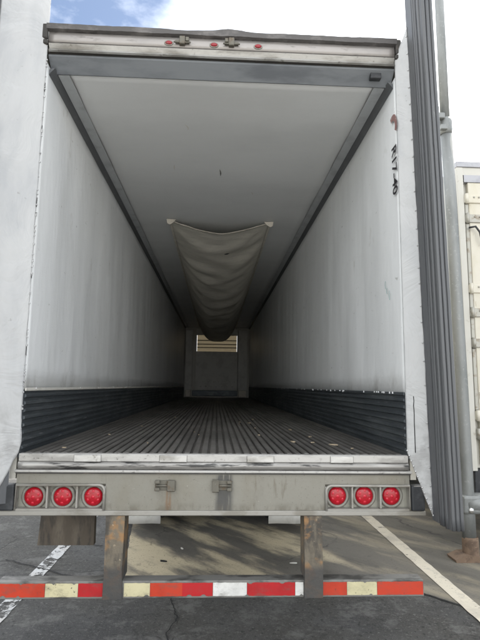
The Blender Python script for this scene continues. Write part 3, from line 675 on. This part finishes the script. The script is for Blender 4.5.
# ------------------------------------------------------------------ galvanised pole
PX, PY = 2.63, 2.04
PO = thing('metal_pole', (PX, PY, 0), 'tall galvanised steel pole with a side rail, standing right of the open trailer', 'pole')
MB().tube([(PX + .03, PY, .22), (PX + .03, PY, .50), (PX + .035, PY, .62), (PX + .03, PY, 1.65), (PX + .005, PY, 3.9), (PX - .015, PY, 4.74)], [.07, .07, .066, .064, .064, .064], 20).build('lower_pipe', 'galv', PO)
MB().tube([(PX - .02, PY, 4.70), (PX - .02, PY, 4.76), (PX - .02, PY, 4.86), (PX - .02, PY, 4.90)], [.068, .076, .076, .06], 20).build('pipe_coupling', 'galv', PO)
MB().tube([(PX - .02, PY, 4.88), (PX - .025, PY, 7.2)], .052, 20).build('upper_pipe', 'galv', PO)
MB().box(PX - .17, PX - .06, PY - .09, PY - .02, 4.86, 4.93, .008).box(PX - .16, PX - .13, PY - .1, PY, 4.80, 5.0, .006).box(PX - .12, PX - .04, PY - .1, PY - .05, 4.72, 4.78, .006).build('pipe_clamp', 'galv', PO)
MB().tube([(PX + .04, PY, .0), (PX + .04, PY, .04), (PX + .04, PY, .20), (PX + .04, PY, .235)], [.086, .082, .082, .078], 20).build('foot_collar', 'foot', PO)
MB().prism([(PX - .16, 0), (PX - .17, .03), (PX - .06, .075), (PX + .0, .075), (PX + .13, .05), (PX + .14, 0)], 'y', PY - .10, PY + .10).build('foot_plate', 'foot', PO)
MB().tube([(PX + .0, PY, .56), (PX + .10, PY, .57), (PX + .25, PY, .58), (PX + 1.6, PY, .58)], [.095, .105, .092, .088], 20).build('side_rail', 'galv', PO)
MB().box(PX - .055, PX + .14, PY - .088, PY + .088, .47, .66, .03, 3).build('rail_socket', 'galv', PO)
MB().lathe((PX + .02, PY - .087, .515), (0, -1, 0), [(.03, -.01), (.03, .012), (.02, .02), (0, .022)], 6).build('bolt', 'shine', PO)

# ------------------------------------------------------------------ the trailer parked alongside
NT = thing('semi_trailer', (4.1, 9.5, 0), 'closed cream trailer parked to the right with hinged rear doors', 'trailer')
xl, yr, zt = 2.80, 2.20, D + 3.13
MB().box(xl + .02, xl + 2.58, yr + .06, 17, D - .44, zt - .02, .01).build('body', 'wside', NT)
MB().box(xl, xl + 2.6, yr - .01, yr + .12, zt - .075, zt, .006).build('header_cap', 'trim', NT)
MB().box(xl + .02, xl + 2.58, yr + .006, yr + .059, zt - .17, zt - .076).build('header_panel', 'wside', NT)
MB().box(xl + .085, xl + 2.5, yr - .002, yr + .058, zt - .26, zt - .171).build('header_rail', 'trim', NT)
MB().box(xl, xl + .075, yr - .004, yr + .059, D - .46, zt - .076, .004).build('corner_post', 'wside', NT)
MB().box(xl + 2.52, xl + 2.6, yr - .004, yr + .059, D - .46, zt - .076, .004).build('corner_post', 'wside', NT)
for x0, x1 in ((xl + .13, xl + 1.295), (xl + 1.305, xl + 2.47)):
    d_ = MB().box(x0, x1, yr + .004, yr + .058, D - .40, zt - .262, .006).build('door', 'cream', NT)
    if x0 < 4:
        for zz in (2.66, 2.42, 1.58, 1.30, .95, .14, -.06):
            w_ = .26 if zz in (2.66, 1.58, .14) else .17
            o = MB().box(x0 - .055, x0 + w_, yr - .012, yr + .0035, D + zz - .05, D + zz + .05, .006).tube([(x0 - .03, yr - .018, D + zz - .06), (x0 - .03, yr - .018, D + zz + .06)], .02, 10).build('hinge', 'cream' if w_ > .2 else 'hinge', d_)
            bt = MB()
            for q in (.06, .12): bt.lathe((x0 + q, yr - .012, D + zz + .02), (0, -1, 0), [(.012, -.001), (.01, .008), (0, .009)], 8)
            o = bt.build('hinge_bolts', 'hinge', d_); o['kind'] = 'stuff'
        flat_text('18', .11, 'lettering', 'hinge', d_, (x0 + .045, yr + .002, D + .355), (math.radians(90), 0, 0))
for z0, z1 in ((2.47, 2.60), (1.63, 2.36), (1.0, 1.53), (.2, .89)):
    MB().box(xl + .082, xl + .126, yr + .0, yr + .05, D + z0, D + z1, .006).build('door_gasket', 'hinge', NT)
MB().tube([(xl + .10, yr - .03, D + 2.30), (xl + .17, yr - .05, D + 2.31), (xl + .215, yr - .055, D + 2.24), (xl + .235, yr - .05, D + 2.13), (xl + .30, yr - .05, D + 2.08), (xl + .6, yr - .05, D + 2.06)], .012, 10).build('hose', 'rubber', NT)
MB().box(xl + .05, xl + 2.55, yr + .02, yr + .1, D - .74, D - .445, .008).build('rear_skirt', 'rubber', NT)
MB().box(xl + .2, xl + 2.4, yr + .1, yr + .2, .45, .57, .008).build('guard_bar', 'bar', NT)
k = 0
for yy in (6.2, 7.4):
    for x in (3.0, 3.34, 4.86, 5.2):
        o = twin(ty, NT, (x, yy, .516)); c = twin(rim, o, (0, 0, 0)); c.matrix_parent_inverse = Matrix.Identity(4)
for x in (3.3, 4.9): MB().box(x - .07, x + .07, 13.8, 13.95, .01, D - .45).build('landing_leg', 'dark', NT)
